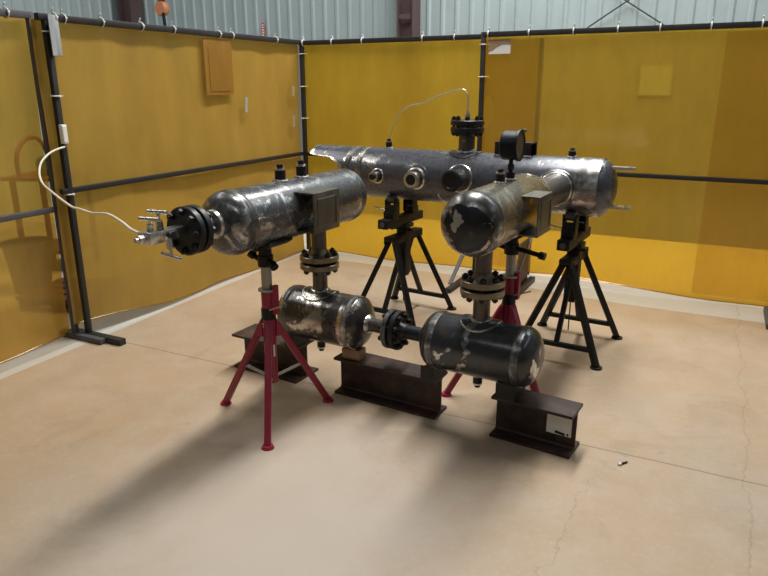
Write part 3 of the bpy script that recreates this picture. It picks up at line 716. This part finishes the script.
# ------------------------------------------------------------------ cables and small things
def spline(pts, k=6):
    P = [Vector(p) for p in pts]; out = []
    for i in range(len(P) - 1):
        a = P[max(0, i - 1)]; b = P[i]; c = P[i + 1]; d = P[min(len(P) - 1, i + 2)]
        for j in range(k):
            t = j / k; out.append(.5 * ((2 * b) + (c - a) * t + (2 * a - 5 * b + 4 * c - d) * t * t + (3 * b - a - 3 * c + d) * t ** 3))
    out.append(P[-1]); return out
bx = thing('junction_box', 'small white box strapped to the black screen post on the left', 'box', (-3.455, 2.72, 1.285))
MB().box((0, 0, 0), (.03, .034, .11), bev=.004).build('case', M['white'], bx); MB().box((.0155, 0, .0), (.003, .026, .09)).build('cover', M['tie'], bx)
MB().cyl((0, 0, -.055), (.004, -.006, -.075), .008, n=12).build('cable_gland', M['frame_grey'], bx)
pts = [(-3.451, 2.712, 1.213), (-3.405, 2.61, 1.205), (-3.330, 2.50, 1.190), (-3.281, 2.417, 1.157), (-3.192, 2.332, 1.112), (-3.084, 2.265, 1.074), (-2.943, 2.204, 1.051), (-2.794, 2.14, 1.031), (-2.654, 2.08, 1.018), (-2.558, 2.044, 1.021), (-2.414, 1.987, 1.024), (-2.292, 1.941, 1.04), (-2.213, 1.909, 1.045), (-2.069, 1.837, 1.041), (-1.95, 1.77, 1.036), (-1.872, 1.742, 1.031)]
tag(MB().tube(spline(pts), .0055, 8).build('cable', M['cable']), 'cream tube sagging from the post box to the valve on the left upper tank', 'cable')
wp = [(-.282, 1.2, 1.222), (-.267, 1.2, 1.262), (-.237, 1.2, 1.327), (-.193, 1.2, 1.39), (-.127, 1.2, 1.429), (-.07, 1.2, 1.442), (-.027, 1.2, 1.448), (.029, 1.2, 1.476), (.091, 1.2, 1.497), (.165, 1.2, 1.521), (.232, 1.2, 1.53), (.262, 1.2, 1.515), (.274, 1.2, 1.48), (.275, 1.2, 1.407)]
tag(MB().tube([W(*p) for p in spline(wp)], .0042, 8).build('wire', M['wire']), 'thin bent tubing arching over the header from a plug to its flanged top nozzle', 'tubing')
mk = thing('scrap', 'tiny black scrap with a white end on the bare floor at right', 'scrap', (-.195, 2.69, 0), .9)
MB().cyl((-.018, 0, .005), (.018, 0, .005), .005, .003, n=10).build('body', M['black_steel'], mk); MB().cyl((-.018, 0, .005), (-.032, 0, .005), .006, n=10).build('tip', M['white'], mk)

# gear seen through the left curtain
tc = thing('bucket', 'black tapered bucket behind the left amber curtain', 'bucket', (-4.75, 3.27, 0))
MB().lathe([(0, 0), (0, .13), (.38, .175), (.38, .19), (.40, .19), (.40, .165), (.02, .12), (.02, 0)], n=36).build('body', M['bucket'], tc)
ct = thing('machine_cart', 'metal machine cart with an arched handle behind the left amber curtain', 'cart', (-5.20, 3.90, 0), .35)
for x in (-.22, .22):
    for y in (-.2, .2): MB().bar((x, y, 0), (x, y, .80), .035).build('leg', M['rustframe'], ct)
MB().box((0, 0, .81), (.56, .52, .03)).build('table_top', M['rustframe'], ct); MB().box((0, 0, .18), (.5, .46, .03)).build('shelf', M['rustframe'], ct)
MB().tube(spline([(-.15, -.2, .82), (-.15, -.19, 1.0), (-.13, -.08, 1.12), (-.12, .08, 1.12), (-.12, .18, 1.0), (-.12, .2, .82)]), .018).build('arch_handle', M['rustframe'], ct)
gm = thing('bench_grinder', 'green motor unit sitting on the cart behind the left curtain', 'machine', (-5.14, 3.88, .825), .35)
MB().lathe([(-.12, 0), (-.12, .06), (-.1, .075), (.1, .075), (.12, .06), (.12, 0)], (0, 0, .095), (0, 1, 0), 28).build('motor', M['green'], gm); MB().box((0, 0, .012), (.12, .16, .024)).box((0, 0, .03), (.08, .1, .03)).build('base', M['green'], gm)
pl = thing('pallet', 'low dark slatted pallet on the floor behind the left curtain', 'pallet', (-4.2, 3.22, 0), .3)
for k in range(4): MB().box((0, -.21 + k * .14, .09), (.6, .10, .02)).build('slat', M['rustframe'], pl)
for k in range(3): MB().box((-.25 + k * .25, 0, .04), (.06, .52, .08)).build('runner', M['rustframe'], pl)

# ------------------------------------------------------------------ light, camera, colour
def area(name, loc, sx, sy, watts, col=(1, 1, 1), tgt=None):
    l = bpy.data.lights.new(name, 'AREA'); l.shape = 'RECTANGLE'; l.size = sx; l.size_y = sy; l.energy = watts; l.color = col
    o = bpy.data.objects.new(name, l); C.objects.link(o); o.location = loc
    if tgt: o.rotation_euler = (Vector(tgt) - Vector(loc)).to_track_quat('-Z', 'Y').to_euler()
    return o
area('unseen_area_light', (-1.5, 4.9, 5.6), .55, 4.6, 500, (1, .975, .93))
area('unseen_area_light', (4.2, 3.0, 5.8), .8, 6.0, 50, (.90, .96, 1))  # added fill light on the right, source unseen
area('unseen_area_light', (1.4, 6.5, 5.8), 3.0, .6, 105, (.96, .98, 1))  # added to brighten the back wall and the floor behind the screens
area('unseen_area_light', (-6.2, 3.0, 5.8), .8, 5.0, 128, (1, .97, .92))  # added fill for the left floor and left-hand screens
area('unseen_area_light', (-1.0, -2.5, 5.8), 5.0, .7, 55, (.90, .96, 1))  # added fill from behind the camera
w = bpy.data.worlds.new('World'); bpy.context.scene.world = w; w.use_nodes = True
w.node_tree.nodes['Background'].inputs[0].default_value = (.6, .65, .7, 1); w.node_tree.nodes['Background'].inputs[1].default_value = .2
cam = bpy.data.cameras.new('Camera'); co = bpy.data.objects.new('Camera', cam); C.objects.link(co)
cam.sensor_width = 36; cam.lens = 662 / 768 * 36; cam.clip_start = .05
r = Vector((.89498, .44609, -.00226)); d = Vector((.12812, -.26189, -.95656)); f = Vector((-.42731, .85581, -.29154))
co.matrix_world = Matrix(((r.x, -d.x, -f.x, 0), (r.y, -d.y, -f.y, 0), (r.z, -d.z, -f.z, 1.55), (0, 0, 0, 1)))
sc = bpy.context.scene; sc.camera = co
sc.view_settings.view_transform = 'Standard'; sc.view_settings.look = 'None'; sc.view_settings.gamma = 1; sc.view_settings.exposure = -.13
sc.view_settings.use_curve_mapping = False
